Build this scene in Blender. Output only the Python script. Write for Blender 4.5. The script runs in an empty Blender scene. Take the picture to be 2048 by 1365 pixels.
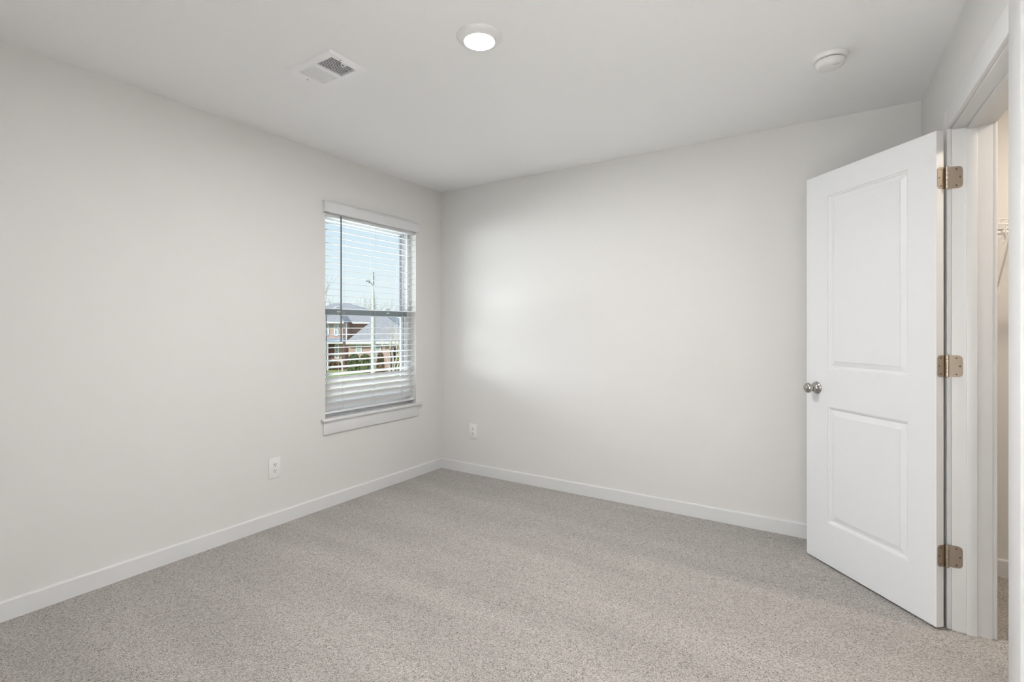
import bpy, bmesh, math, random
from math import sin, cos, pi, atan, radians
from mathutils import Vector, Matrix

S = bpy.context.scene
COL = S.collection
random.seed(7)

# ------------------------------------------------------------------ camera
F_PX, CX, CY, W_PX, H_PX = 1012.0, 1024.0, 657.3, 2048, 1365
YAW = atan(651.0 / F_PX)
CAM = Vector((2.954, -3.430, 1.2318))
cd = bpy.data.cameras.new('camera')
cd.sensor_fit = 'HORIZONTAL'
cd.sensor_width = 36.0
cd.lens = 36.0 * F_PX / W_PX
cd.shift_y = -(H_PX / 2 - CY) / W_PX
cd.clip_start, cd.clip_end = 0.02, 600
cam = bpy.data.objects.new('camera', cd)
COL.objects.link(cam)
cam.location = CAM
cam.rotation_euler = (pi / 2, 0, YAW)
S.camera = cam

# ------------------------------------------------------------------ sky, sun, exposure
S.view_settings.view_transform = 'Standard'
S.view_settings.look = 'None'
S.view_settings.exposure = 0.05
S.view_settings.gamma = 1.0
S.view_settings.use_curve_mapping = False

wd = bpy.data.worlds.new('sky')
S.world = wd
wd.use_nodes = True
nt = wd.node_tree
nt.nodes.clear()
tc = nt.nodes.new('ShaderNodeTexCoord')
sp = nt.nodes.new('ShaderNodeSeparateXYZ')
cr = nt.nodes.new('ShaderNodeValToRGB')
bg = nt.nodes.new('ShaderNodeBackground')
wo = nt.nodes.new('ShaderNodeOutputWorld')
nt.links.new(tc.outputs['Generated'], sp.inputs[0])
nt.links.new(sp.outputs['Z'], cr.inputs[0])
nt.links.new(cr.outputs['Color'], bg.inputs['Color'])
nt.links.new(bg.outputs[0], wo.inputs[0])
els = cr.color_ramp.elements
els[0].position, els[0].color = 0.0, (0.84, 0.93, 0.94, 1)
els[1].position, els[1].color = 1.0, (0.42, 0.62, 0.95, 1)
e = els.new(0.09); e.color = (0.79, 0.90, 0.95, 1)
e = els.new(0.23); e.color = (0.62, 0.80, 0.95, 1)
bg.inputs['Strength'].default_value = 1.0

SUN_EL = radians(36)
hd = Vector((0.10, 0.995, 0)).normalized()
sd = Vector((hd.x * cos(SUN_EL), hd.y * cos(SUN_EL), -sin(SUN_EL)))
sl = bpy.data.lights.new('sun', 'SUN')
sl.energy = 4.2
sl.color = (1.0, 0.95, 0.88)
sl.angle = radians(1.0)
so = bpy.data.objects.new('sun', sl)
so.rotation_euler = sd.to_track_quat('-Z', 'Y').to_euler()
COL.objects.link(so)

# daylight boosted by area lights added outside the window, out of view
FILL_HIGH, FILL_MID, FILL_LOW = 320.0, 430.0, 420.0
def day_fill(name, loc, target, sx, sy, power, color):
    l = bpy.data.lights.new(name, 'AREA')
    l.shape = 'RECTANGLE'; l.size, l.size_y = sx, sy
    l.energy = power; l.color = color
    o = bpy.data.objects.new(name, l)
    o.location = loc
    o.rotation_euler = (Vector(target) - Vector(loc)).to_track_quat('-Z', 'Y').to_euler()
    COL.objects.link(o)
day_fill('day_fill_high', (-2.3, -1.9, 4.0), (0, -0.9, 1.4), 4.6, 2.0, FILL_HIGH, (0.90, 0.96, 1.0))
day_fill('day_fill_mid', (-3.2, -5.2, 1.62), (0, -5.2, 1.5), 7.0, 1.1, FILL_MID, (0.93, 0.97, 1.0))
day_fill('day_fill_low', (-1.9, -1.9, -0.9), (0, -0.9, 1.4), 4.6, 1.8, FILL_LOW, (0.98, 0.99, 1.0))

LAMP_EMIT = 800.0          # room lamp diffuser
LAMP_COLOR = (1.0, 0.99, 0.98)
CLOSET_EMIT = 360.0
CLOSET_COLOR = (1.0, 0.86, 0.72)
HALL_FILL_EMIT = 31000.0  # invented, unseen hall lamp, added as fill light for the bedroom
HALL_FILL_COLOR = (0.93, 0.965, 1.0)

# ------------------------------------------------------------------ material helpers
def mat(name, color, rough=0.5, metal=0.0, spec=0.5, bump=None, vary=None):
    m = bpy.data.materials.new(name)
    m.use_nodes = True
    n, l = m.node_tree.nodes, m.node_tree.links
    b = n['Principled BSDF']
    b.inputs['Base Color'].default_value = (*color, 1)
    b.inputs['Roughness'].default_value = rough
    b.inputs['Metallic'].default_value = metal
    b.inputs['Specular IOR Level'].default_value = spec
    co = None
    if bump or vary:
        co = n.new('ShaderNodeTexCoord')
    if bump:                                   # (scale, strength, distance)
        nz = n.new('ShaderNodeTexNoise')
        nz.inputs['Scale'].default_value = bump[0]
        nz.inputs['Detail'].default_value = 3
        bp = n.new('ShaderNodeBump')
        bp.inputs['Strength'].default_value = bump[1]
        bp.inputs['Distance'].default_value = bump[2]
        l.new(co.outputs['Object'], nz.inputs['Vector'])
        l.new(nz.outputs['Fac'], bp.inputs['Height'])
        l.new(bp.outputs['Normal'], b.inputs['Normal'])
    if vary:                                   # (scale, second color)
        nz = n.new('ShaderNodeTexNoise')
        nz.inputs['Scale'].default_value = vary[0]
        nz.inputs['Detail'].default_value = 4
        rp = n.new('ShaderNodeValToRGB')
        rp.color_ramp.elements[0].position, rp.color_ramp.elements[0].color = 0.35, (*color, 1)
        rp.color_ramp.elements[1].position, rp.color_ramp.elements[1].color = 0.65, (*vary[1], 1)
        l.new(co.outputs['Object'], nz.inputs['Vector'])
        l.new(nz.outputs['Fac'], rp.inputs['Fac'])
        l.new(rp.outputs['Color'], b.inputs['Base Color'])
    return m

def emit_mat(name, color, strength):
    m = bpy.data.materials.new(name)
    m.use_nodes = True
    n, l = m.node_tree.nodes, m.node_tree.links
    n.remove(n['Principled BSDF'])
    em = n.new('ShaderNodeEmission')
    em.inputs['Color'].default_value = (*color, 1)
    em.inputs['Strength'].default_value = strength
    l.new(em.outputs[0], n['Material Output'].inputs['Surface'])
    return m

def carpet_mat():
    m = bpy.data.materials.new('frieze_carpet')
    m.use_nodes = True
    n, l = m.node_tree.nodes, m.node_tree.links
    b = n['Principled BSDF']
    b.inputs['Roughness'].default_value = 1.0
    b.inputs['Specular IOR Level'].default_value = 0.05
    b.inputs['Sheen Weight'].default_value = 0.3
    b.inputs['Sheen Roughness'].default_value = 0.5
    b.inputs['Sheen Tint'].default_value = (0.9, 0.88, 0.86, 1)
    co = n.new('ShaderNodeTexCoord')
    wv = n.new('ShaderNodeTexNoise'); wv.inputs['Scale'].default_value = 90; wv.inputs['Detail'].default_value = 1
    mp = n.new('ShaderNodeMix'); mp.data_type = 'VECTOR'; mp.inputs['Factor'].default_value = 0.010
    l.new(co.outputs['Object'], wv.inputs['Vector'])
    l.new(co.outputs['Object'], mp.inputs['A']); l.new(wv.outputs['Color'], mp.inputs['B'])
    vo = n.new('ShaderNodeTexVoronoi'); vo.inputs['Scale'].default_value = 350
    l.new(mp.outputs['Result'], vo.inputs['Vector'])
    sp = n.new('ShaderNodeSeparateColor'); l.new(vo.outputs['Color'], sp.inputs[0])
    rp = n.new('ShaderNodeValToRGB')
    r = rp.color_ramp
    r.elements[0].position, r.elements[0].color = 0.0, (0.13, 0.108, 0.09, 1)
    r.elements[1].position, r.elements[1].color = 1.0, (0.70, 0.67, 0.635, 1)
    for p, c in ((0.16, (0.31, 0.278, 0.25, 1)), (0.45, (0.49, 0.46, 0.43, 1)), (0.75, (0.585, 0.556, 0.525, 1))):
        q = r.elements.new(p); q.color = c
    l.new(sp.outputs[0], rp.inputs['Fac'])
    # pile laid different ways by the vacuum: faint bands across the room, and loose blotches
    mpg = n.new('ShaderNodeMapping'); mpg.inputs['Scale'].default_value = (0.55, 3.2, 1)
    mpg.inputs['Rotation'].default_value = (0, 0, radians(8))
    l.new(co.outputs['Object'], mpg.inputs['Vector'])
    bn = n.new('ShaderNodeTexNoise'); bn.inputs['Scale'].default_value = 1.6; bn.inputs['Detail'].default_value = 3
    l.new(mpg.outputs[0], bn.inputs['Vector'])
    br = n.new('ShaderNodeMapRange')
    br.inputs['From Min'].default_value, br.inputs['From Max'].default_value = 0.3, 0.7
    br.inputs['To Min'].default_value, br.inputs['To Max'].default_value = 0.88, 1.05
    l.new(bn.outputs['Fac'], br.inputs['Value'])
    mx = n.new('ShaderNodeMix'); mx.data_type = 'RGBA'; mx.blend_type = 'MULTIPLY'; mx.inputs['Factor'].default_value = 1
    l.new(rp.outputs['Color'], mx.inputs['A']); l.new(br.outputs[0], mx.inputs['B'])
    l.new(mx.outputs['Result'], b.inputs['Base Color'])
    bp = n.new('ShaderNodeBump'); bp.inputs['Strength'].default_value = 0.8; bp.inputs['Distance'].default_value = 0.004
    bp.invert = True
    l.new(vo.outputs['Distance'], bp.inputs['Height']); l.new(bp.outputs['Normal'], b.inputs['Normal'])
    return m

def glass_mat():
    m = bpy.data.materials.new('window_glass')
    m.use_nodes = True
    n, l = m.node_tree.nodes, m.node_tree.links
    n.remove(n['Principled BSDF'])
    tr = n.new('ShaderNodeBsdfTransparent'); tr.inputs['Color'].default_value = (0.97, 0.985, 0.98, 1)
    gl = n.new('ShaderNodeBsdfGlossy'); gl.inputs['Roughness'].default_value = 0.0
    fr = n.new('ShaderNodeFresnel'); fr.inputs['IOR'].default_value = 1.16
    mx = n.new('ShaderNodeMixShader')
    l.new(fr.outputs[0], mx.inputs[0]); l.new(tr.outputs[0], mx.inputs[1]); l.new(gl.outputs[0], mx.inputs[2])
    l.new(mx.outputs[0], n['Material Output'].inputs['Surface'])
    return m

def brick_mat(name, c1, c2, mortar):
    m = bpy.data.materials.new(name)
    m.use_nodes = True
    n, l = m.node_tree.nodes, m.node_tree.links
    b = n['Principled BSDF']; b.inputs['Roughness'].default_value = 0.9
    co = n.new('ShaderNodeTexCoord')
    # walls run along local X or Y: use X+Y across and Z up
    sp = n.new('ShaderNodeSeparateXYZ'); ad = n.new('ShaderNodeMath'); cb = n.new('ShaderNodeCombineXYZ')
    l.new(co.outputs['Object'], sp.inputs[0]); l.new(sp.outputs[0], ad.inputs[0]); l.new(sp.outputs[1], ad.inputs[1])
    l.new(ad.outputs[0], cb.inputs[0]); l.new(sp.outputs[2], cb.inputs[1])
    br = n.new('ShaderNodeTexBrick')
    br.inputs['Color1'].default_value = (*c1, 1); br.inputs['Color2'].default_value = (*c2, 1)
    br.inputs['Mortar'].default_value = (*mortar, 1)
    br.inputs['Scale'].default_value = 1.0; br.inputs['Mortar Size'].default_value = 0.010
    br.inputs['Brick Width'].default_value = 0.21; br.inputs['Row Height'].default_value = 0.075
    l.new(cb.outputs[0], br.inputs['Vector']); l.new(br.outputs['Color'], b.inputs['Base Color'])
    return m

M = {
    'wall': mat('wall_paint', (0.757, 0.746, 0.728), 0.75, spec=0.25, bump=(260, 0.05, 0.001)),
    'ceiling': mat('ceiling_paint', (0.935, 0.937, 0.935), 0.85, spec=0.2, bump=(180, 0.06, 0.001)),
    'trim': mat('trim_paint', (0.755, 0.757, 0.755), 0.38, spec=0.4),
    'door': mat('door_paint', (0.785, 0.792, 0.80), 0.42, spec=0.4),
    'carpet': carpet_mat(),
    'plastic': mat('white_plastic', (0.84, 0.84, 0.83), 0.35),
    'slot': mat('dark_slot', (0.03, 0.03, 0.03), 0.8),
    'vinyl': mat('white_vinyl', (0.82, 0.84, 0.85), 0.4),
    'rail': mat('vinyl_shade_grey', (0.27, 0.31, 0.325), 0.45),  # white meeting rail, its backlit shade put into the colour
    'gasket': mat('grey_gasket', (0.13, 0.14, 0.16), 0.7),
    'blind': mat('blind_white', (0.74, 0.745, 0.75), 0.45),
    'cord': mat('white_cord', (0.62, 0.63, 0.65), 0.8),
    'wand': mat('grey_wand', (0.17, 0.18, 0.20), 0.25),
    'nickel': mat('satin_nickel', (0.47, 0.405, 0.335), 0.34, 1.0),
    'screw': mat('screw_hole', (0.10, 0.07, 0.05), 0.5),
    'knob': mat('brushed_nickel', (0.45, 0.435, 0.41), 0.2, 1.0),
    'steel': mat('register_paint', (0.94, 0.945, 0.95), 0.3),
    'duct': mat('duct_dark', (0.04, 0.045, 0.05), 0.8),
    'glass': glass_mat(),
    'lamp': emit_mat('lamp_glow', LAMP_COLOR, LAMP_EMIT),
    'closet_lamp': emit_mat('closet_lamp_glow', CLOSET_COLOR, CLOSET_EMIT),
    'hall_fill_lamp': emit_mat('hall_fill_glow', HALL_FILL_COLOR, HALL_FILL_EMIT),
    'wire': mat('coated_wire', (0.85, 0.84, 0.82), 0.4),
    'brick': brick_mat('brick_wall', (0.52, 0.335, 0.27), (0.44, 0.27, 0.215), (0.56, 0.49, 0.45)),
    'siding': mat('white_paint_outdoor', (0.78, 0.78, 0.77), 0.6),
    'shingle': mat('grey_shingle', (0.29, 0.29, 0.305), 0.9, vary=(3.5, (0.35, 0.345, 0.36))),
    'porch_roof': mat('blue_grey_metal', (0.27, 0.36, 0.45), 0.5),
    'house_glass': mat('house_window_glass', (0.42, 0.50, 0.50), 0.12),
    'door_dark': mat('house_door', (0.12, 0.05, 0.05), 0.5),
    'grass': mat('lawn_grass', (0.20, 0.30, 0.09), 1.0, vary=(0.35, (0.38, 0.36, 0.17))),
    'concrete': mat('bounce_concrete', (0.55, 0.54, 0.51), 0.9, vary=(2, (0.48, 0.47, 0.45))),
    'bark': mat('pale_bark', (0.36, 0.32, 0.29), 0.9),
    'bark_white': mat('white_bark', (0.66, 0.60, 0.56), 0.8),
    'leaf': mat('shrub_leaf', (0.10, 0.155, 0.06), 0.8, vary=(3, (0.17, 0.19, 0.075))),
    'leaf_red': mat('shrub_red_leaf', (0.25, 0.12, 0.07), 0.8, vary=(3, (0.14, 0.13, 0.06))),
    'conifer': mat('conifer_leaf', (0.26, 0.30, 0.09), 0.9),
    'pole': mat('pole_wood', (0.62, 0.62, 0.60), 0.8),
    'dark_metal': mat('dark_metal', (0.20, 0.21, 0.22), 0.5),
    'red': mat('red_petals', (0.60, 0.04, 0.05), 0.7),
}

# ------------------------------------------------------------------ mesh helpers
class MB:
    """collects boxes, prisms, lathes and tubes into one mesh"""
    def __init__(self):
        self.bm = bmesh.new()

    def box(self, lo, hi, bev=0.0, T=None, seg=2):
        vs = [self.bm.verts.new((x, y, z)) for z in (lo[2], hi[2]) for y in (lo[1], hi[1]) for x in (lo[0], hi[0])]
        fs = [self.bm.faces.new([vs[i] for i in q]) for q in
              ((0, 2, 3, 1), (4, 5, 7, 6), (0, 1, 5, 4), (2, 6, 7, 3), (0, 4, 6, 2), (1, 3, 7, 5))]
        if bev > 0:
            es = list({e for f in fs for e in f.edges})
            r = bmesh.ops.bevel(self.bm, geom=es, offset=bev, segments=seg, profile=0.5, affect='EDGES')
            vs = list({v for f in r['faces'] for v in f.verts} | {v for v in vs if v.is_valid})
        if T is not None:
            bmesh.ops.transform(self.bm, matrix=T, verts=[v for v in vs if v.is_valid])
        return self

    def face(self, pts):
        self.bm.faces.new([self.bm.verts.new(p) for p in pts]); return self

    def prism(self, pts, axis, a, b, T=None):
        """extrude a 2D outline along axis ('x','y','z') from a to b"""
        def P(p, t):
            return {'x': (t, p[0], p[1]), 'y': (p[0], t, p[1]), 'z': (p[0], p[1], t)}[axis]
        va = [self.bm.verts.new(P(p, a)) for p in pts]
        vb = [self.bm.verts.new(P(p, b)) for p in pts]
        n = len(pts)
        self.bm.faces.new(va); self.bm.faces.new(vb[::-1])
        for i in range(n):
            self.bm.faces.new([va[i], vb[i], vb[(i + 1) % n], va[(i + 1) % n]])
        if T is not None:
            bmesh.ops.transform(self.bm, matrix=T, verts=va + vb)
        return self

    def lathe(self, prof, seg=48, T=None, cap=True):
        """prof: list of (r, z) revolved about local Z"""
        rings = []
        for r, z in prof:
            if r < 1e-6:
                rings.append([self.bm.verts.new((0, 0, z))])
            else:
                rings.append([self.bm.verts.new((r * cos(2 * pi * i / seg), r * sin(2 * pi * i / seg), z)) for i in range(seg)])
        for a, b in zip(rings, rings[1:]):
            for i in range(seg):
                j = (i + 1) % seg
                if len(a) == 1 and len(b) == 1: continue
                if len(a) == 1: self.bm.faces.new([a[0], b[j], b[i]])
                elif len(b) == 1: self.bm.faces.new([a[i], a[j], b[0]])
                else: self.bm.faces.new([a[i], a[j], b[j], b[i]])
        if cap:
            for rg in (rings[0], rings[-1]):
                if len(rg) > 2: self.bm.faces.new(rg)
        if T is not None:
            bmesh.ops.transform(self.bm, matrix=T, verts=[v for r in rings for v in r])
        return self

    def tube(self, pts, r, seg=8, r_end=None):
        pts = [Vector(p) for p in pts]
        n = len(pts)
        prev = None
        for i, p in enumerate(pts):
            d = (pts[min(i + 1, n - 1)] - pts[max(i - 1, 0)]).normalized()
            u = d.orthogonal().normalized() if i == 0 else (u - d * u.dot(d)).normalized()
            v = d.cross(u)
            rr = r if r_end is None else r + (r_end - r) * i / (n - 1)
            ring = [self.bm.verts.new(p + (u * cos(2 * pi * k / seg) + v * sin(2 * pi * k / seg)) * rr) for k in range(seg)]
            if prev:
                for k in range(seg):
                    self.bm.faces.new([prev[k], prev[(k + 1) % seg], ring[(k + 1) % seg], ring[k]])
            else:
                self.bm.faces.new(ring[::-1])
            prev = ring
        self.bm.faces.new(prev)
        return self

    def build(self, name, m, parent=None, smooth=False, T=None, angle=35):
        if T is not None:
            self.bm.transform(T)
        bmesh.ops.recalc_face_normals(self.bm, faces=self.bm.faces)
        me = bpy.data.meshes.new(name)
        self.bm.to_mesh(me); self.bm.free()
        o = bpy.data.objects.new(name, me)
        COL.objects.link(o)
        me.materials.append(M[m])
        if smooth:
            me.polygons.foreach_set('use_smooth', [True] * len(me.polygons))
            me.set_sharp_from_angle(angle=radians(angle))
        if parent: o.parent = parent
        return o

def tag(o, label=None, cat=None, group=None, kind=None):
    if label: o['label'] = label
    if cat: o['category'] = cat
    if group: o['group'] = group
    if kind: o['kind'] = kind
    return o

def empty(name, loc=(0, 0, 0), rz=0.0):
    o = bpy.data.objects.new(name, None)
    o.empty_display_size = 0.1
    o.location = loc; o.rotation_euler = (0, 0, rz)
    COL.objects.link(o)
    return o

def structure(name, mb, m, label, cat, smooth=False, T=None):
    return tag(mb.build(name, m, smooth=smooth, T=T), label, cat, kind='structure')

# ------------------------------------------------------------------ room dimensions
CEIL = 2.44
YR = -3.56                                   # wall behind the camera
COR = Vector((3.3285, 0, 0))                 # back-right corner
DR = Vector((-0.0248, 0.9997, 0)).normalized()
RW = Matrix(((DR.y, DR.x, 0, COR.x), (-DR.x, DR.y, 0, COR.y), (0, 0, 1, 0), (0, 0, 0, 1)))
# RW maps (t = out of the room, s = along the right wall, z); s = 0 at the corner, negative toward the camera
SFAR, SNEAR, HEAD = -0.727, -1.512, 2.042    # door opening between the jambs
TW = 0.122                                   # right wall thickness
WY0, WY1, WZ0, WZ1 = -1.205, -0.3166, 0.594, 2.06   # window opening

# floor, ceiling
structure('floor', MB().box((-0.02, -5.2, -0.12), (5.0, 0.02, 0.0)), 'carpet', 'grey-beige speckled carpet covering the bedroom floor', 'floor')
structure('ceiling', MB().box((-0.16, -5.2, CEIL), (5.0, 0.14, CEIL + 0.12)), 'ceiling', 'flat white ceiling with one round lamp and an air vent', 'ceiling')

# walls
mb = MB()
mb.box((-0.16, -5.2, 0), (0, WY0, CEIL)).box((-0.16, WY1, 0), (0, 0.14, CEIL))
mb.box((-0.16, WY0, 0), (0, WY1, WZ0)).box((-0.16, WY0, WZ1), (0, WY1, CEIL))
structure('wall_left', mb, 'wall', 'off-white wall with the window', 'wall')
structure('wall_back', MB().box((0, 0, 0), (5.0, 0.14, CEIL)), 'wall', 'plain off-white wall opposite the camera with one outlet', 'wall')
mb = MB()
mb.box((0, SFAR + 0.019, 0), (TW, -0.001, CEIL)).box((0, -3.562, 0), (TW, SNEAR - 0.019, CEIL))
mb.box((0, SNEAR - 0.019, HEAD + 0.019), (TW, SFAR + 0.019, CEIL))
structure('wall_right', mb, 'wall', 'off-white wall with the open doorway', 'wall', T=RW)
mb = MB()
mb.box((0, YR - 0.12, 0), (2.3, YR, CEIL)).box((3.26, YR - 0.12, 0), (3.41, YR, CEIL)).box((2.3, YR - 0.12, 2.06), (3.26, YR, CEIL))
structure('wall_rear', mb, 'wall', 'off-white wall behind the camera with the entry opening', 'wall')
structure('wall_hall', MB().box((0, -5.2, 0), (4.9, -5.1, CEIL)), 'wall', 'far wall of the hall behind the camera', 'wall')
structure('wall_closet', MB().box((4.9, -5.2, 0), (5.0, 0, CEIL)), 'wall', 'far side wall of the closet', 'wall')
structure('wall_closet_end', MB().box((3.54, -2.6, 0), (4.9, -2.5, CEIL)), 'wall', 'near end wall of the closet', 'wall')

# baseboards: eased top edge
BB = [(0, 0), (0.012, 0), (0.012, 0.079), (0.0095, 0.084), (0.005, 0.086), (0, 0.086)]
structure('baseboard_left', MB().prism(BB, 'y', YR, 0), 'trim', 'white baseboard along the window wall', 'baseboard')
structure('baseboard_back', MB().prism([(-p[0], p[1]) for p in BB], 'x', 0.0125, 3.314), 'trim', 'white baseboard along the wall opposite the camera', 'baseboard')
structure('baseboard_closet', MB().prism([(-p[0], p[1]) for p in BB], 'x', 3.46, 4.9), 'trim', 'white baseboard inside the closet', 'baseboard')
mb = MB()
mb.prism([(-p[0], p[1]) for p in BB], 'y', SFAR + 0.095, -0.013).prism([(-p[0], p[1]) for p in BB], 'y', -3.55, SNEAR - 0.106)
structure('baseboard_right', mb, 'trim', 'white baseboard behind the open door', 'baseboard', T=RW)

# ------------------------------------------------------------------ doorway trim: jambs, stops, casings
JT = 0.019
mb = MB()
mb.box((-0.001, SFAR, 0), (TW + 0.001, SFAR + JT - 0.0005, HEAD + JT - 0.0005), 0.0012)
mb.box((-0.001, SNEAR - JT + 0.0005, 0), (TW + 0.001, SNEAR, HEAD + JT - 0.0005), 0.0012)
mb.box((-0.001, SNEAR, HEAD), (TW + 0.001, SFAR, HEAD + JT - 0.0005), 0.0012)
for a, b, z0, z1 in ((SFAR - 0.0105, SFAR, 0, HEAD), (SNEAR, SNEAR + 0.0105, 0, HEAD), (SNEAR + 0.0105, SFAR - 0.0105, HEAD - 0.0105, HEAD)):
    mb.box((0.043, a, z0), (0.076, b, z1), 0.0025)
structure('trim_1', mb, 'trim', 'white door jamb with stop strip around the doorway', 'door frame', T=RW, smooth=True)

CW = 0.098
def casing(name, t0, t1, label):
    RV = 0.005
    mb = MB()
    mb.box((t0, SFAR + RV, 0), (t1, SFAR + RV + CW - 0.012, HEAD + RV + CW - 0.012), 0.0035)
    mb.box((t0, SNEAR - RV - CW, 0), (t1, SNEAR - RV, HEAD + RV + CW - 0.012), 0.0035)
    mb.box((t0, SNEAR - RV, HEAD + RV), (t1, SFAR + RV, HEAD + RV + CW - 0.012), 0.0035)
    structure(name, mb, 'trim', label, 'trim', T=RW, smooth=True)
casing('trim_2', -0.0165, -0.0002, 'white casing around the doorway on the bedroom side')
casing('trim_3', TW + 0.0002, TW + 0.0165, 'white casing around the doorway on the closet side')

# ------------------------------------------------------------------ door leaf
DW, DH, DT = 0.702, 2.026, 0.035
DA = Vector((3.2933, -0.7601, 0.012))
ddir = Vector((-0.683, 0.730, 0)).normalized()
dn = Vector((ddir.y, -ddir.x, 0))            # away from the camera
DM = Matrix(((ddir.x, dn.x, 0, DA.x), (ddir.y, dn.y, 0, DA.y), (0, 0, 1, DA.z), (0, 0, 0, 1)))
door = tag(empty('door_1', DA), 'white two-panel door standing open into the bedroom', 'door', kind='structure')
door.matrix_world = DM
PANELS = ((0.122, 1.012, 0.560, 1.906), (0.122, 0.216, 0.560, 0.816))

def rect(bm, u0, z0, u1, z1, y):
    return [bm.verts.new(p) for p in ((u0, y, z0), (u1, y, z0), (u1, y, z1), (u0, y, z1))]
def ring(bm, a, b):
    for i in range(4):
        bm.faces.new([a[i], a[(i + 1) % 4], b[(i + 1) % 4], b[i]])

mb = MB(); bm = mb.bm                        # rails and stiles with two openings
us = [0, 0.122, 0.560, DW]; zs = [0, 0.216, 0.816, 1.012, 1.906, DH]
for y in (0, DT):
    g = [[bm.verts.new((u, y, z)) for u in us] for z in zs]
    for j in range(5):
        for i in range(3):
            if i == 1 and j in (1, 3): continue
            bm.faces.new([g[j][i], g[j][i + 1], g[j + 1][i + 1], g[j + 1][i]])
for a, b in (((0, 0), (DW, 0)), ((DW, 0), (DW, DH)), ((DW, DH), (0, DH)), ((0, DH), (0, 0))):
    mb.face([(a[0], 0, a[1]), (b[0], 0, b[1]), (b[0], DT, b[1]), (a[0], DT, a[1])])
bmesh.ops.remove_doubles(bm, verts=bm.verts, dist=1e-5)
mb.build('door_leaf', 'door', door)
for (u0, z0, u1, z1) in PANELS:
    mb = MB(); bm = mb.bm
    for side in (1, -1):
        base = 0 if side == 1 else DT
        prof = [(0, 0), (0.0015, 0.0040), (0.006, 0.0046), (0.008, 0.0058), (0.0105, 0.0096), (0.014, 0.0112), (0.0165, 0.0112), (0.040, 0.0048), (0.0408, 0.0026)]
        prev = None
        for ins, dep in prof:
            r = rect(bm, u0 + ins, z0 + ins, u1 - ins, z1 - ins, base + side * dep)
            if prev: ring(bm, prev, r)
            prev = r
        bm.faces.new(prev)
    mb.build('panel', 'door', door)

# knob on the visible face (and its twin behind)
ku, kz = 0.631, 0.906
def knob(side):
    T = Matrix.Translation((ku, 0 if side > 0 else DT, kz)) @ Matrix.Rotation(radians(90 if side > 0 else -90), 4, 'X')
    k = MB()
    k.lathe([(0.0, 0.026), (0.0105, 0.0262), (0.0115, 0.032), (0.0155, 0.0365), (0.0225, 0.0415), (0.0262, 0.0485), (0.0268, 0.055),
             (0.0245, 0.0615), (0.019, 0.0665), (0.010, 0.0695), (0, 0.070)], 40, T, cap=False)
    kb = k.build('door_knob', 'knob', door, smooth=True, angle=50)
    r = MB()
    r.lathe([(0.0325, 0), (0.0325, 0.004), (0.031, 0.0065), (0.022, 0.0105), (0.015, 0.0135), (0.0125, 0.018), (0.0115, 0.027), (0, 0.027)], 40, T, cap=False)
    r.build('rosette', 'knob', kb, smooth=True, angle=50)
    s = MB()
    s.lathe([(0.003, 0.0101), (0.003, 0.0122), (0, 0.0122)], 12, T @ Matrix.Translation((0.0135 if side > 0 else -0.0135, -0.016, 0)), cap=False)
    s.build('set_screw', 'slot', kb)
    return kb
knob(1); knob(-1)
mb = MB().box((DW - 0.0008, 0.006, kz - 0.028), (DW + 0.0012, DT - 0.006, kz + 0.028), 0.0004)
mb.build('latch_plate', 'knob', door)

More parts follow.
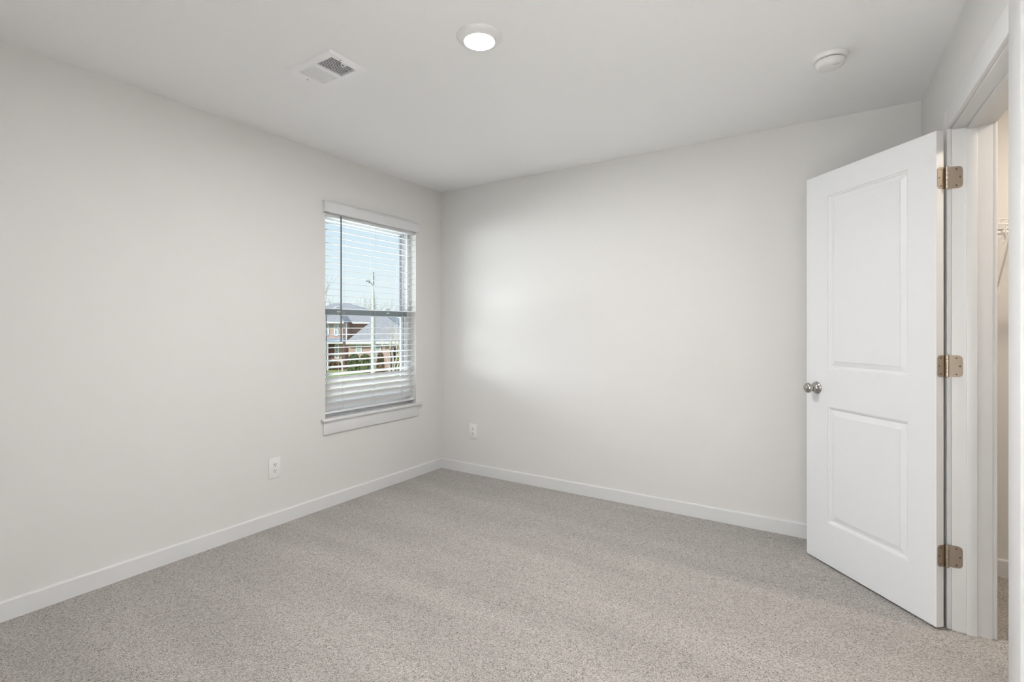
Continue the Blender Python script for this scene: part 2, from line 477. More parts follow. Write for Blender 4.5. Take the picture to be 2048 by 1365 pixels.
# three hinges: one leaf on the door edge, one on the jamb, barrel between
HS = 0.089
PIV = Vector((3.3305, -0.7375, 0))
def rrect(w0, w1, z0, z1, rad, right):
    """outline with two rounded corners on the side away from the barrel"""
    pts = []
    if right:
        pts += [(w0, z0)]
        pts += [(w1 - rad + rad * cos(a), z0 + rad + rad * sin(a)) for a in [radians(-90 + 15 * i) for i in range(7)]]
        pts += [(w1 - rad + rad * cos(a), z1 - rad + rad * sin(a)) for a in [radians(15 * i) for i in range(7)]]
        pts += [(w0, z1)]
    return pts
def hinge(zc, label):
    h = MB()
    # jamb leaf: lies on the jamb face, from the barrel into the opening
    DI = DM.inverted()
    T = DI @ RW @ Matrix.Translation((0, SFAR - 0.0016, zc - HS / 2))
    h.prism([(p[0], p[1]) for p in rrect(-0.018, 0.033, 0, HS, 0.016, True)], 'y', 0, 0.0022, T)
    ho = h.build('hinge', 'nickel', door)
    tag(ho, label)
    h = MB()
    # door leaf: lies on the door's hinge edge (local u = 0), v across the edge
    Td = Matrix.Translation((0, 0, zc - HS / 2 - DA.z))
    h.prism([(DT + 0.006 - q[0], q[1]) for q in rrect(0, 0.0375, 0, HS, 0.014, True)], 'x', -0.0018, 0.0002, Td)
    d = h.build('hinge_leaf', 'nickel', ho)
    b = MB()
    kn = HS / 5
    for i in range(5):
        b.lathe([(0.0, i * kn + 0.0004), (0.0052, i * kn + 0.0004), (0.0058, i * kn + 0.001), (0.0058, (i + 1) * kn - 0.001), (0.0052, (i + 1) * kn - 0.0004), (0, (i + 1) * kn - 0.0004)],
                20, DI @ Matrix.Translation((PIV.x, PIV.y, zc - HS / 2)), cap=False)
    b.lathe([(0, HS), (0.0042, HS), (0.0036, HS + 0.0025), (0, HS + 0.003)], 16, DI @ Matrix.Translation((PIV.x, PIV.y, zc - HS / 2)), cap=False)
    b.lathe([(0, -0.003), (0.0036, -0.0025), (0.0042, 0), (0, 0)], 16, DI @ Matrix.Translation((PIV.x, PIV.y, zc - HS / 2)), cap=False)
    b.build('hinge_barrel', 'nickel', ho, smooth=True, angle=40)
    for (t, z) in ((0.0135, 0.0115), (0.0245, HS / 2), (0.0135, HS - 0.0115)):
        s = MB()
        s.lathe([(0.0031, 0), (0.0031, 0.0006), (0.0014, 0.0007), (0, 0.0002)], 14,
                DI @ RW @ Matrix.Translation((t, SFAR - 0.0016, zc - HS / 2 + z)) @ Matrix.Rotation(radians(90), 4, 'X'), cap=False)
        s.build('screw', 'screw', ho)
    for (v, z) in ((0.0195, 0.0115), (0.011, HS / 2), (0.0195, HS - 0.0115)):
        s = MB()
        s.lathe([(0.0031, 0), (0.0031, 0.0006), (0.0014, 0.0007), (0, 0.0002)], 14,
                Matrix.Translation((-0.0018, v, zc - HS / 2 - DA.z + z)) @ Matrix.Rotation(radians(-90), 4, 'Y'), cap=False)
        s.build('screw', 'screw', ho)
for zc, lab in ((1.846, 'top hinge'), (1.078, 'middle hinge'), (0.303, 'bottom hinge')):
    hinge(zc, 'satin nickel ' + lab)

# ------------------------------------------------------------------ window unit
win = tag(empty('window_1', (0, (WY0 + WY1) / 2, WZ0)), 'white single-hung window behind the blind', 'window', kind='structure')
WI = win.matrix_basis.copy(); wloc = Vector((0, (WY0 + WY1) / 2, WZ0))
def wpart(mb, name, m, smooth=False, parent=None):
    o = mb.build(name, m, smooth=smooth, T=Matrix.Translation(-wloc))
    o.parent = parent or win
    return o
def frame_boxes(mb, x0, x1, y0, y1, z0, z1, wl, wr, wb, wt, bev=0.002):
    mb.box((x0, y0, z0), (x1, y0 + wl, z1), bev).box((x0, y1 - wr, z0), (x1, y1, z1), bev)
    mb.box((x0, y0 + wl, z0), (x1, y1 - wr, z0 + wb), bev).box((x0, y0 + wl, z1 - wt), (x1, y1 - wr, z1), bev)
SILL = 0.612
mb = MB()
frame_boxes(mb, -0.158, -0.071, WY0 + 0.001, WY1 - 0.001, WZ0 + 0.001, WZ1 - 0.001, 0.030, 0.030, 0.045, 0.026)
mb.box((-0.100, WY1 - 0.037, WZ0 + 0.02), (-0.094, WY1 - 0.030, WZ1 - 0.03)).box((-0.100, WY0 + 0.030, WZ0 + 0.02), (-0.094, WY0 + 0.037, WZ1 - 0.03))
wpart(mb, 'window_frame', 'vinyl', True)
ZM0, ZM1 = 1.326, 1.375                       # meeting rail
mb = MB()                                     # upper sash, outer track
frame_boxes(mb, -0.145, -0.112, WY0 + 0.031, WY1 - 0.031, ZM0 + 0.004, WZ1 - 0.028, 0.030, 0.026, 0.035, 0.024)
us_ = wpart(mb, 'upper_sash', 'vinyl', True)
mb = MB().box((-0.130, WY0 + 0.064, ZM0 + 0.040), (-0.127, WY1 - 0.061, WZ1 - 0.054))
wpart(mb, 'glass_pane', 'glass', parent=us_)
mb = MB()
mb.box((-0.1465, WY0 + 0.060, ZM0 + 0.040), (-0.1115, WY0 + 0.065, WZ1 - 0.053)).box((-0.1465, WY1 - 0.0615, ZM0 + 0.040), (-0.1115, WY1 - 0.0565, WZ1 - 0.053))
wpart(mb, 'glazing_strip', 'gasket', parent=us_)
mb = MB()                                     # lower sash, inner track
frame_boxes(mb, -0.107, -0.078, WY0 + 0.031, WY1 - 0.031, WZ0 + 0.046, ZM1 - 0.001, 0.036, 0.036, 0.060, 0.048)
ls_ = wpart(mb, 'lower_sash', 'vinyl', True)
mb = MB().box((-0.093, WY0 + 0.071, WZ0 + 0.107), (-0.090, WY1 - 0.071, ZM1 - 0.051))
wpart(mb, 'glass_pane', 'glass', parent=ls_)
mb = MB()
frame_boxes(mb, -0.1075, -0.0775, WY0 + 0.066, WY1 - 0.066, WZ0 + 0.105, ZM1 - 0.0485, 0.006, 0.006, 0.003, 0.003, 0)
wpart(mb, 'glazing_strip', 'gasket', parent=ls_)
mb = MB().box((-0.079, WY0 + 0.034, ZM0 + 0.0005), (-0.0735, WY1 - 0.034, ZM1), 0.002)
mr = wpart(mb, 'meeting_rail', 'rail', parent=ls_); tag(mr, 'white meeting rail across the middle, shade in its colour')
for y in (-1.035, -0.560):                    # sash locks
    mb = MB()
    mb.box((-0.099, y - 0.030, ZM1 - 0.001), (-0.078, y + 0.030, ZM1 + 0.006), 0.002)
    mb.tube([(-0.086, y - 0.020, ZM1 + 0.009), (-0.082, y, ZM1 + 0.011), (-0.080, y + 0.026, ZM1 + 0.010)], 0.005, 10)
    mb.box((-0.0737, y - 0.018, ZM0 + 0.022), (-0.068, y + 0.012, ZM0 + 0.032), 0.002)
    wpart(mb, 'sash_lock', 'vinyl', True)
mb = MB().box((-0.071, WY0 + 0.001, SILL - 0.018), (0.0, WY1 - 0.001, SILL), 0)
mb.box((0.0, -1.2395, SILL - 0.018), (0.030, -0.262, SILL), 0.0035)
st = wpart(mb, 'window_stool', 'trim', True)
mb = MB().box((0.0003, -1.2235, 0.505), (0.014, -0.306, SILL - 0.0182), 0.002)
wpart(mb, 'apron', 'trim', True)

# ------------------------------------------------------------------ faux-wood blind
bl = tag(empty('window_blind', (0.0, (WY0 + WY1) / 2, SILL)), 'white two-inch slat blind with its valance hanging in the window', 'blind')
bloc = Vector((0.0, (WY0 + WY1) / 2, SILL))
def bpart(mb, name, m, smooth=False, parent=None):
    o = mb.build(name, m, smooth=smooth, T=Matrix.Translation(-bloc))
    o.parent = parent or bl
    return o
mb = MB()
VX0, VX1 = 0.0, 0.030
VP = [(0.018, 2.028), (0.030, 2.030), (0.030, 2.094), (0.027, 2.098), (0.027, 2.102), (0.024, 2.105), (0.018, 2.105)]
mb.prism(VP, 'y', -1.228, -0.312)
mb.box((0.0004, -1.228, 2.030), (0.018, -1.217, 2.105)).box((0.0004, -0.323, 2.030), (0.018, -0.312, 2.105))
bpart(mb, 'valance', 'blind', True)
mb = MB().box((-0.062, -1.200, 2.012), (-0.008, -0.321, 2.058), 0.002)
bpart(mb, 'headrail', 'blind', True)
XC, HWS = -0.036, 0.025
Y0S, Y1S = -1.199, -0.3215
slats = []
k = 0
z = 1.966
while z > 0.955:                               # open slats, window edge slightly raised
    base = 7.0 if z > 1.36 else (2.5 if z > 1.07 else 8.0)
    slats.append((z, radians(base + random.uniform(-2.0, 2.0))))
    k += 1; z = 1.966 - 0.0458 * k
slats += [(0.9105, radians(-25)), (0.871, radians(-52)), (0.8265, radians(-61)), (0.7820, radians(-62)), (0.7360, radians(-63)), (0.6900, radians(-63))]
mb = MB()
for zc, tilt in slats:
    # tilt > 0: the edge toward the glass is raised; < 0: the edge toward the room is raised
    top, bot = [], []
    for i in range(7):
        a = -1 + i / 3.0
        crown = 0.0016 * (1 - a * a)
        x, h = a * HWS, crown
        top.append((x, h + 0.0011)); bot.append((x, h - 0.0011))
    out = top + bot[::-1]
    c_, s_ = cos(tilt), sin(tilt)
    pts = [(XC + x * c_ + h * s_, zc - x * s_ + h * c_) for x, h in out]
    mb.prism(pts, 'y', Y0S, Y1S)
bpart(mb, 'slats', 'blind', True)
mb = MB().box((-HWS, Y0S, -0.007), (HWS, Y1S, 0.007), 0.002, Matrix.Translation((XC, 0, 0.638)) @ Matrix.Rotation(radians(-20), 4, 'Y'))
bpart(mb, 'bottom_rail', 'blind', True)
for y in (-1.044, -0.749, -0.468):
    mb = MB()
    for sgn in (-1, 1):
        pts = [(XC + sgn * (HWS + 0.0015), y + 0.004 * sgn, 2.012)]
        for zc, tilt in slats:
            pts.append((XC + sgn * (HWS * cos(tilt) + 0.0015), y + 0.004 * sgn, zc - sgn * HWS * sin(tilt)))
        pts.append((XC + sgn * 0.022, y, 0.640 + sgn * 0.008))
        mb.tube(pts, 0.0009, 5)
    bpart(mb, 'ladder_cord', 'cord')
mb = MB().tube([(0.006, -1.079, 2.022), (0.008, -1.079, 1.95), (0.008, -1.079, 1.1376)], 0.0052, 10)
bpart(mb, 'tilt_wand', 'wand', True)

# ------------------------------------------------------------------ outlets
def outlet(loc, rz, label):
    o = tag(empty('wall_outlet', loc, rz), label, 'outlet', group='duplex wall outlets')
    p = MB().box((-0.0395, -0.0055, -0.0635), (0.0395, 0, 0.0635), 0.0025)
    p.build('cover_plate', 'plastic', o, True)
    for z in (0.0195, -0.0195):
        r = MB()
        pts = []
        for i in range(24):
            a = 2 * pi * i / 24
            pts.append((0.0165 * cos(a), max(-0.0135, min(0.0135, 0.0165 * sin(a))) + z))
        r.prism(pts, 'y', -0.0072, -0.0052)
        rc = r.build('receptacle', 'plastic', o)
        s = MB()
        s.box((-0.0082, -0.0076, z - 0.001), (-0.0052, -0.0071, z + 0.0085)).box((0.0052, -0.0076, z), (0.0082, -0.0071, z + 0.0075))
        s.lathe([(0.003, 0), (0.003, 0.0005), (0, 0.0005)], 14, Matrix.Translation((0, -0.0071, z - 0.007)) @ Matrix.Rotation(radians(90), 4, 'X'))
        s.build('slots', 'slot', rc)
    s = MB().lathe([(0.003, 0), (0.0028, 0.0008), (0, 0.0009)], 14, Matrix.Translation((0, -0.0055, 0)) @ Matrix.Rotation(radians(90), 4, 'X'))
    s.build('screw', 'plastic', o)
# local -Y faces the room
outlet((0.0, -1.5765, 0.362), radians(90), 'white duplex outlet low on the window wall, left of the window')
outlet((0.358, 0.0, 0.361), 0.0, 'white duplex outlet low on the back wall, near the room corner')

# ------------------------------------------------------------------ ceiling lamp
lamp = tag(empty('ceiling_lamp', (1.708, -1.742, CEIL)), 'round white flush ceiling lamp glowing in the middle of the ceiling', 'lamp')
mb = MB().lathe([(0.0945, 0), (0.0945, -0.003), (0.092, -0.008), (0.086, -0.0135), (0.075, -0.0190), (0.066, -0.0225), (0.0625, -0.023), (0.0615, -0.021), (0.0615, -0.010)], 72, cap=False)
mb.build('trim_ring', 'plastic', lamp, True)
mb = MB().lathe([(0.0612, -0.0205), (0.056, -0.0222), (0.042, -0.0235), (0.02, -0.024), (0, -0.024)], 64, cap=False)
mb.build('diffuser', 'lamp', lamp, True)

# ------------------------------------------------------------------ air register
vx0, vx1, vy0, vy1 = 0.793, 1.110, -2.020, -1.814
vc = Vector(((vx0 + vx1) / 2, (vy0 + vy1) / 2, CEIL))
vent = tag(empty('ceiling_vent', vc), 'white rectangular air vent with two louvred halves on the ceiling', 'vent')
hx, hy = (vx1 - vx0) / 2, (vy1 - vy0) / 2
halves = ((0.970 - vc.x, 1.079 - vc.x), (0.8415 - vc.x, 0.951 - vc.x))
iy = 0.068
mb = MB(); bm = mb.bm
# frame: sloped outer rim then a flat face with two openings
xs = [-hx + 0.005, halves[1][0], halves[1][1], halves[0][0], halves[0][1], hx - 0.005]
ys = [-hy + 0.005, -iy, iy, hy - 0.005]
g = [[bm.verts.new((x, y, -0.0125)) for x in xs] for y in ys]
for j in range(3):
    for i in range(5):
        if j == 1 and i in (1, 3): continue
        bm.faces.new([g[j][i], g[j][i + 1], g[j + 1][i + 1], g[j + 1][i]])
ou = [bm.verts.new(p) for p in ((-hx, -hy, -0.0002), (hx, -hy, -0.0002), (hx, hy, -0.0002), (-hx, hy, -0.0002))]
io = [g[0], [g[j][5] for j in range(4)], g[3][::-1], [g[j][0] for j in (3, 2, 1, 0)]]
for i, e_ in enumerate(io):
    bm.faces.new([ou[i], ou[(i + 1) % 4]] + e_[::-1])
for a, b in halves:                             # inner lips of the two openings
    for p, q in (((a, -iy), (b, -iy)), ((b, -iy), (b, iy)), ((b, iy), (a, iy)), ((a, iy), (a, -iy))):
        mb.face([(p[0], p[1], -0.0125), (q[0], q[1], -0.0125), (q[0], q[1], -0.002), (p[0], p[1], -0.002)])
bmesh.ops.remove_doubles(bm, verts=bm.verts, dist=1e-5)
mb.build('vent_frame', 'steel', vent)
for (a, b), sgn in zip(halves, (1, -1)):
    mb = MB()
    n = 10
    for i in range(n):
        x = a + (b - a) * (i + 0.5) / n
        T = Matrix.Translation((x, 0, -0.0080)) @ Matrix.Rotation(radians(36 * sgn), 4, 'Y')
        wb = 0.0055 if sgn > 0 else 0.0047
        mb.box((-wb, -iy, -0.0006), (wb, iy, 0.0006), 0, T)
        mb.tube([(x - 0.0042, -iy, -0.0080 + 0.0032 * sgn - 0.0008), (x - 0.0042, iy, -0.0080 + 0.0032 * sgn - 0.0008)] if sgn < 0 else [(x + 0.0042, -iy, -0.0112), (x + 0.0042, iy, -0.0112)], 0.0014, 6)
    lv = mb.build('louvres', 'steel', vent)
    mb = MB().box((a, -iy, -0.0012), (b, iy, -0.0003))
    mb.build('duct_opening', 'duct', vent)
mb = MB()
mb.box((0.125, -0.016, -0.0155), (0.130, 0.014, -0.0122), 0.001).tube([(0.128, -0.014, -0.0150), (0.119, -0.010, -0.0210), (0.116, 0.004, -0.0210), (0.124, 0.012, -0.0150)], 0.0022, 8)
mb.build('damper_lever', 'steel', vent, True)
for x in (-0.1375, 0.1405):
    mb = MB().lathe([(0, -0.0155), (0.003, -0.0148), (0.0042, -0.0125), (0, -0.0125)], 16, Matrix.Translation((x, -0.001 if x < 0 else -0.03, 0)), cap=False)
    mb.build('screw', 'knob', vent, True)

# ------------------------------------------------------------------ smoke detector
sm = tag(empty('smoke_detector', (2.926, -0.775, CEIL)), 'round white smoke detector on the ceiling near the door', 'smoke detector')
mb = MB().lathe([(0.0, -0.0001), (0.069, -0.0001), (0.0695, -0.004), (0.068, -0.012), (0.064, -0.0175), (0.058, -0.0185), (0.0, -0.0185)], 56, cap=False)
mb.build('base', 'plastic', sm, True)
mb = MB().lathe([(0.052, -0.0185), (0.052, -0.0215), (0, -0.0215)], 56, cap=False)
mb.build('vent_gap', 'slot', sm)
mb = MB().lathe([(0.0, -0.0213), (0.0555, -0.0213), (0.0575, -0.0235), (0.0575, -0.030), (0.055, -0.039), (0.049, -0.0455), (0.040, -0.048), (0.025, -0.049), (0.0, -0.049)], 56, cap=False)
mb.build('cover', 'plastic', sm, True)
mb = MB().box((0.006, -0.030, -0.0502), (0.030, -0.024, -0.0485), 0.001, Matrix.Rotation(radians(10), 4, 'Z'))
mb.build('test_button', 'cord', sm)

# ------------------------------------------------------------------ closet: wire shelf and lamp
sh = tag(empty('wire_shelf', (3.5, 0, 1.73)), 'white wire shelf with hang rod inside the closet', 'shelf')
mb = MB()
ZS = 0.0
x = 0.02
while x < 1.36:
    mb.tube([(x, -0.004, ZS), (x, -0.300, ZS), (x, -0.304, ZS - 0.004), (x, -0.304, ZS - 0.026)], 0.0016, 6)
    x += 0.0254
for y, zz, r in ((-0.004, -0.003, 0.003), (-0.15, -0.003, 0.0025), (-0.304, -0.003, 0.003), (-0.304, -0.026, 0.003)):
    mb.tube([(0.0, y, ZS + zz), (1.38, y, ZS + zz)], r, 8)
mb.build('shelf_wires', 'wire', sh, True)
mb = MB().tube([(0.0, -0.285, -0.062), (1.38, -0.285, -0.062)], 0.0095, 12)
mb.build('hang_rod', 'wire', sh, True)
mb = MB()
mb.tube([(0.094, -0.304, -0.03), (0.094, -0.300, -0.075), (0.094, -0.285, -0.092), (0.094, -0.268, -0.075), (0.094, -0.27, -0.03)], 0.003, 8)
mb.build('rod_hook', 'wire', sh, True)
mb = MB().tube([(0.12, -0.29, -0.03), (0.12, -0.004, -0.31)], 0.0045, 8)
mb.box((0.108, -0.004, -0.335), (0.132, -0.0002, -0.29), 0.001)
mb.build('shelf_brace', 'wire', sh, True)

def lamp_fixture(loc, m, label):
    o = tag(empty('ceiling_lamp', loc), label, 'lamp')
    MB().lathe([(0.0945, 0), (0.0945, -0.003), (0.086, -0.0135), (0.0685, -0.022), (0.0675, -0.010)], 48, cap=False).build('trim_ring', 'plastic', o, True)
    MB().lathe([(0.0672, -0.0185), (0.045, -0.0215), (0, -0.022)], 48, cap=False).build('diffuser', m, o, True)
lamp_fixture((4.15, -0.75, CEIL), 'closet_lamp', 'round lamp on the closet ceiling')
lamp_fixture((0.6, -4.25, CEIL), 'hall_fill_lamp', 'unseen round fill lamp added on the hall ceiling')

# ------------------------------------------------------------------ outdoors, in a frame turned with the street
GZ = -3.6
OUT = Matrix.Translation((CAM.x, CAM.y, 0)) @ Matrix.Rotation(YAW, 4, 'Z')   # local x = right, y = away, z = up
def X(px, D): return (px - CX) / F_PX * D
def Z(py, D): return CAM.z - (py - CY) / F_PX * D
def OP(px, py, D): return Vector((X(px, D), D, Z(py, D)))

structure('ground', MB().box((-150, -60, GZ - 1), (150, 220, GZ), T=OUT), 'grass', 'green lawn outside the window', 'lawn')
structure('bounce_drive', MB().box((-9, -14, GZ - 0.02), (-0.4, 16, GZ + 0.02)), 'concrete', 'unseen pale concrete drive added below the window to bounce light', 'bounce_drive')  # added out of view to bounce light up to the ceiling

def out_thing(name, label, cat, group=None):
    o = empty(name); o.matrix_world = OUT
    return tag(o, label, cat, group)

house = out_thing('brick_house', 'two-storey red brick house across the street', 'house')
mb = MB()
E1 = Z(645, 62)
mb.box((-27.6, 63, GZ), (-14.6, 72, E1))
mb.box((-27.6, 60, GZ), (X(686, 60), 63, E1))
mb.box((X(697, 57), 57, GZ), (X(779, 57), 63, -0.3)).box((X(779, 57), 59.0, GZ), (X(836, 58.5), 63, -0.3))
mb.build('wall', 'brick', house)
def hip(mb, x0, x1, y0, y1, zb, rx0, rx1, ry, zr, th=0.18):
    b = [(x0, y0), (x1, y0), (x1, y1), (x0, y1)]
    for dz in (0,):
        A = [(*p, zb) for p in b]; R0, R1 = (rx0, ry, zr), (rx1, ry, zr)
        mb.face([A[0], A[1], R1, R0]).face([A[1], A[2], R1]).face([A[2], A[3], R0, R1]).face([A[3], A[0], R0])
    mb.face([(*p, zb - 0.02) for p in b][::-1])
    for i in range(4):
        p, q = b[i], b[(i + 1) % 4]
        mb.face([(*p, zb - 0.02), (*q, zb - 0.02), (*q, zb), (*p, zb)])
mb = MB()
hip(mb, -28.1, -14.0, 62.3, 72.6, E1 + 0.05, X(664, 67), X(696, 67), 67.4, Z(607, 67.4))
hip(mb, -28.1, X(688.5, 59.5), 59.5, 66.0, E1 + 0.04, -25.6, -22.4, 63.6, E1 + 2.0)
mb.build('roof', 'shingle', house)
mb = MB()
hip(mb, X(692, 56.5), X(842, 56.5), 56.5, 65.5, Z(683.5, 56.5), X(757, 61), X(770, 61), 61.0, Z(632, 61))
mb.build('garage_roof', 'shingle', house)
mb = MB()
zf = Z(683.5, 56.5)
mb.box((X(692, 56.5), 56.38, zf - 0.26), (X(842, 56.5), 56.5, zf - 0.02))
mb.box((X(692, 56.5), 56.5, zf - 0.36), (X(842, 56.5), 57.1, zf - 0.22))
mb.box((-28.1, 59.36, E1 - 0.16), (X(688.5, 59.5), 59.5, E1 + 0.03)).box((X(688.5, 59.5), 62.2, E1 - 0.16), (-14.0, 62.34, E1 + 0.03))
mb.build('gutter', 'siding', house)
mb = MB().box((X(691.5, 59.9) , 59.9, Z(682, 59.9)), (X(693.6, 59.9), 60.02, E1 - 0.1))
mb.build('downspout', 'siding', house)
def hwin(px0, px1, py0, py1, D, hide=False):
    x0, x1, z1, z0 = X(px0, D), X(px1, D), Z(py0, D), Z(py1, D)
    mb = MB()
    y0, y1 = D - 0.07, D + 0.02
    w = 0.11
    mb.box((x0, y0, z0), (x0 + w, y1, z1)).box((x1 - w, y0, z0), (x1, y1, z1)).box((x0, y0, z0), (x1, y1, z0 + w)).box((x0, y0, z1 - w), (x1, y1, z1))
    mb.box((x0, y0 + 0.01, (z0 + z1) / 2 - 0.04), (x1, y1, (z0 + z1) / 2 + 0.04))
    f = mb.build('window', 'siding', house)
    MB().box((x0 + w, D - 0.03, z0 + w), (x1 - w, D + 0.01, z1 - w)).build('pane', 'house_glass', f)
hwin(642, 658.5, 648.5, 672, 60); hwin(668.5, 677.5, 648.5, 672.5, 60)
hwin(712, 724, 689.5, 706, 57); hwin(751, 762, 692, 714, 57)
mb = MB().box((X(669, 62.9), 62.86, Z(716, 62.9)), (X(684, 62.9), 62.99, Z(687, 62.9)))
mb = MB()
zp = Z(681, 58.6)
mb.prism([(58.2, Z(684.5, 58.2)), (58.2, Z(683.8, 58.2)), (60, Z(677, 60)), (60, Z(684.5, 60))], 'x', -28.0, X(685.5, 59))
mb.build('porch_roof', 'porch_roof', house)
mb = MB().box((-28.0, 58.25, Z(687.8, 58.3)), (X(685.5, 58.3), 58.5, Z(684.3, 58.3)))
mb.box((-28.0, 59.9, Z(680.5, 59.9)), (X(686, 59.9), 60.0, Z(677.5, 59.9)))
mb.build('porch_beam', 'siding', house)
for px in (654.8, 628):
    xc = X(px, 58.4)
    mb = MB().lathe([(0.17, GZ), (0.17, GZ + 0.3), (0.14, GZ + 0.35), (0.125, Z(690, 58.4)), (0.16, Z(689, 58.4)), (0.16, Z(687.6, 58.4))], 16, Matrix.Translation((xc, 58.4, 0)))
    mb.build('porch_column', 'siding', house, True)
mb = MB().box((X(658, 59.98), 59.93, Z(717, 60)), (X(669, 60), 60.0, Z(688.5, 60)))
mb.build('front_door', 'door_dark', house)
hwin(669.5, 678.5, 688.5, 718, 60)
mb = MB().box((X(765, 58.98), 58.95, GZ), (X(835, 58.9), 59.0, Z(694, 58.9)))
mb.build('garage_door', 'door_dark', house)

# utility pole with a street lamp arm
po = out_thing('utility_pole', 'pale utility pole with a small street lamp arm', 'pole')
D = 38.0
px = X(746.5, D)
mb = MB().lathe([(0.17, GZ), (0.15, Z(620, D)), (0.09, Z(590, D)), (0.045, Z(575, D)), (0.04, Z(545, D)), (0, Z(545, D))], 16, Matrix.Translation((px, D, 0)), cap=False)
mb.build('pole_shaft', 'pole', po, True)
mb = MB().tube([OP(746, 572.5, D), OP(743.5, 568, D), OP(740, 565, D), OP(738.5, 562, D)], 0.035, 8)
mb.tube([OP(738.2, 567, D), OP(738.2, 559, D)], 0.045, 8)
mb.tube([OP(737.5, 561, D), OP(735, 559.8, D), OP(733.2, 561, D), OP(733.6, 563.2, D), OP(736, 563.4, D)], 0.04, 8)
mb.tube([OP(747, 545, D), OP(747, 571, D)], 0.05, 8)
mb.build('street_lamp_arm', 'dark_metal', po, True)

# bare trees: trunk and branches grown by recursion
def tree(px, D, py_top, label, m='bark', spread=0.5, levels=4, base=None, trunks=1, r0=None, group=None, seed=1):
    rng = random.Random(seed)
    o = out_thing('bare_tree', label, 'tree', group)
    h = Z(py_top, D) - GZ
    tr, brn = MB(), MB()
    r0 = r0 or 0.028 * h
    def grow(p, d, ln, r, lev):
        q = p
        pts = [p]
        dd = d.copy()
        for i in range(3):
            dd = (dd + Vector((rng.uniform(-.14, .14), rng.uniform(-.14, .14), rng.uniform(-.02, .1)))).normalized()
            q = q + dd * ln / 3
            pts.append(q)
        (tr if lev == 0 else brn).tube(pts, r, 6 if lev < 2 else 4, r * 0.62)
        if lev >= levels: return
        for i in range(3 if lev < 3 else 2):
            a = rng.uniform(0, 2 * pi)
            sd_ = spread * rng.uniform(0.6, 1.25)
            nd = (dd + Vector((cos(a), sin(a), 0)) * sd_ + Vector((0, 0, 0.12))).normalized()
            grow(pts[rng.choice((2, 3, 3))], nd, ln * rng.uniform(0.62, 0.82), r * 0.58, lev + 1)
    for k in range(trunks):
        a = 2 * pi * k / trunks + 0.4
        lean = 0.0 if trunks == 1 else 0.22
        d0 = Vector((cos(a) * lean, sin(a) * lean, 1)).normalized()
        grow(Vector((X(px, D) + cos(a) * 0.12 * (trunks > 1), D + sin(a) * 0.12 * (trunks > 1), GZ - 0.05)), d0, h * 0.34, r0, 0)
    tr.build('trunk', m, o, True); brn.build('branches', m, o, True)
tree(647, 80, 552, 'bare tree rising left of the brick house roof', spread=0.5, levels=5, r0=0.15, seed=3)
tree(709, 94, 580, 'bare tree behind the ridge of the brick house', spread=0.6, levels=5, r0=0.14, seed=5)
for i, (px_, D_, pt, lab) in enumerate(((735, 86, 594, 'bare tree directly behind the utility pole'),
                                        (764, 104, 596, 'bare tree just right of the utility pole'),
                                        (795, 86, 602, 'bare tree near the right edge of the window glass'),
                                        (716, 112, 594, 'bare tree left of the utility pole, over the garage roof'))):
    tree(px_, D_, pt, lab, spread=0.75, levels=5, r0=0.12, group='bare trees behind the house', seed=20 + i)
tree(785, 46, 628, 'pale multi-trunk bare tree in front of the garage', m='bark_white', spread=0.38, levels=3, trunks=4, r0=0.075, seed=9)

def shrub(px0, px1, py0, py1, D, label, m, seed, name='shrub'):
    rng = random.Random(seed)
    mb = MB()
    x0, x1, z1, z0 = X(px0, D), X(px1, D), Z(py0, D), Z(py1, D)
    cx_, cz, rx, rz = (x0 + x1) / 2, GZ, (x1 - x0) / 2, z1 - GZ
    for i in range(900):
        a, b = rng.uniform(0, 2 * pi), rng.uniform(0.02, pi / 2)
        rr = rng.uniform(0.78, 1.0)
        p = Vector((cx_ + rx * rr * cos(a) * sin(b) ** 0.6, D + rx * 0.6 * rr * sin(a) * sin(b) ** 0.6, cz + rz * rr * cos(b)))
        u = Vector((rng.uniform(-1, 1), rng.uniform(-1, 1), rng.uniform(-1, 1))).normalized()
        v = u.orthogonal().normalized(); s = rng.uniform(0.07, 0.14)
        mb.face([p + u * s, p + v * s * 0.6, p - u * s, p - v * s * 0.6])
    core = [(rx * 0.8 * sin(t), rz * 0.85 * cos(t)) for t in [pi / 2 * i / 6 for i in range(7)]][::-1]
    mb.lathe([(max(r, 0), z_) for r, z_ in core], 16, Matrix.Translation((cx_, D, cz)) @ Matrix.Diagonal((1, 0.6, 1, 1)), cap=False)
    o = mb.build(name, m)
    o.matrix_world = OUT
    return tag(o, label, 'bush')
shrub(694, 722, 708, 742, 55.8, 'dark green rounded shrub in front of the garage, left one', 'leaf', 1)
shrub(716, 745, 709, 742, 55.2, 'green rounded shrub beside the utility pole', 'leaf', 2)
shrub(753, 769, 705, 742, 55.5, 'reddish-brown shrub right of the utility pole', 'leaf_red', 3)
shrub(656, 684, 724, 739, 59.0, 'low brown shrub bed below the porch', 'leaf_red', 4)
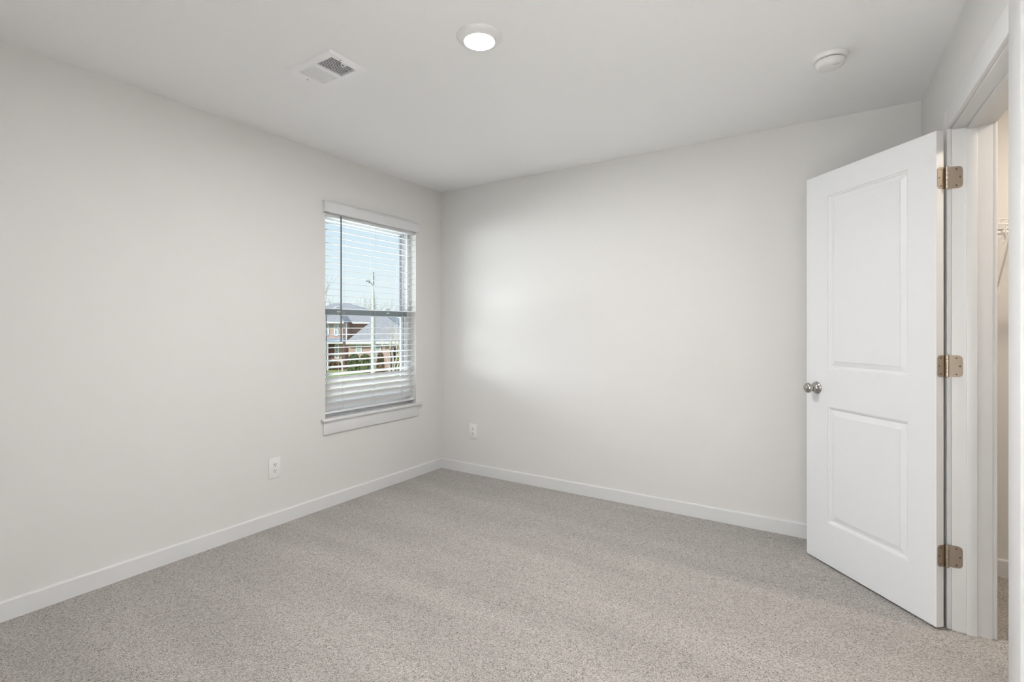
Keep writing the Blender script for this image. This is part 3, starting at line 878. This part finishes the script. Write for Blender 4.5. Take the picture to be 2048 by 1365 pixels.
# conifer
mb = MB()
rng = random.Random(4)
D = 50.0; xx = X(803, D); top = Z(646, D)
for i in range(1500):
    t = rng.random() ** 0.7; a = rng.uniform(0, 2 * pi)
    rr = (0.12 + 1.0 * t) * rng.uniform(0.5, 1) * 0.55
    p = Vector((xx + rr * cos(a), D + rr * sin(a), top - t * (top - GZ - 0.2)))
    u = Vector((rng.uniform(-1, 1), rng.uniform(-1, 1), rng.uniform(-1, 1))).normalized(); v = u.orthogonal().normalized()
    mb.face([p + u * 0.12, p + v * 0.05, p - u * 0.12, p - v * 0.05])
mb.lathe([(0.08, GZ), (0.06, top - 0.4)], 8, Matrix.Translation((xx, D, 0)))
o = mb.build('conifer', 'conifer'); o.matrix_world = OUT
tag(o, 'narrow yellow-green conifer at the right edge of the window glass', 'tree')
# lamp post and red flowers by the porch
D = 57.0
mb = MB().box((-0.06, -0.06, GZ), (0.06, 0.06, Z(724, D)), 0.01, Matrix.Translation((X(684.5, D), D, 0)))
mb.box((-0.17, -0.12, Z(724, D)), (0.10, 0.12, Z(721, D)), 0.02, Matrix.Translation((X(684.5, D), D, 0)))
o = mb.build('mailbox_post', 'siding'); o.matrix_world = OUT
tag(o, 'small white post with a box at the edge of the lawn', 'mailbox')
D = 58.8
fl = out_thing('hanging_flower_basket', 'small basket of red flowers hanging in the porch', 'flower basket')
mb = MB()
for i in range(60):
    p = OP(662 + rng.uniform(-2.4, 2.4), 705 + rng.uniform(-1.2, 1.4), D + rng.uniform(-.1, .1))
    u = Vector((rng.uniform(-1, 1), rng.uniform(-1, 1), rng.uniform(-1, 1))).normalized(); v = u.orthogonal().normalized()
    mb.face([p + u * 0.06, p + v * 0.06, p - u * 0.06, p - v * 0.06])
mb.build('flowers', 'red', fl)
MB().lathe([(0.0, -0.16), (0.08, -0.14), (0.14, 0.0), (0, 0)], 14, Matrix.Translation(OP(662, 706, D)), cap=False).build('basket', 'door_dark', fl, True)
MB().tube([OP(662, 706, D), OP(662, 688, D)], 0.01, 5).build('chain', 'dark_metal', fl)
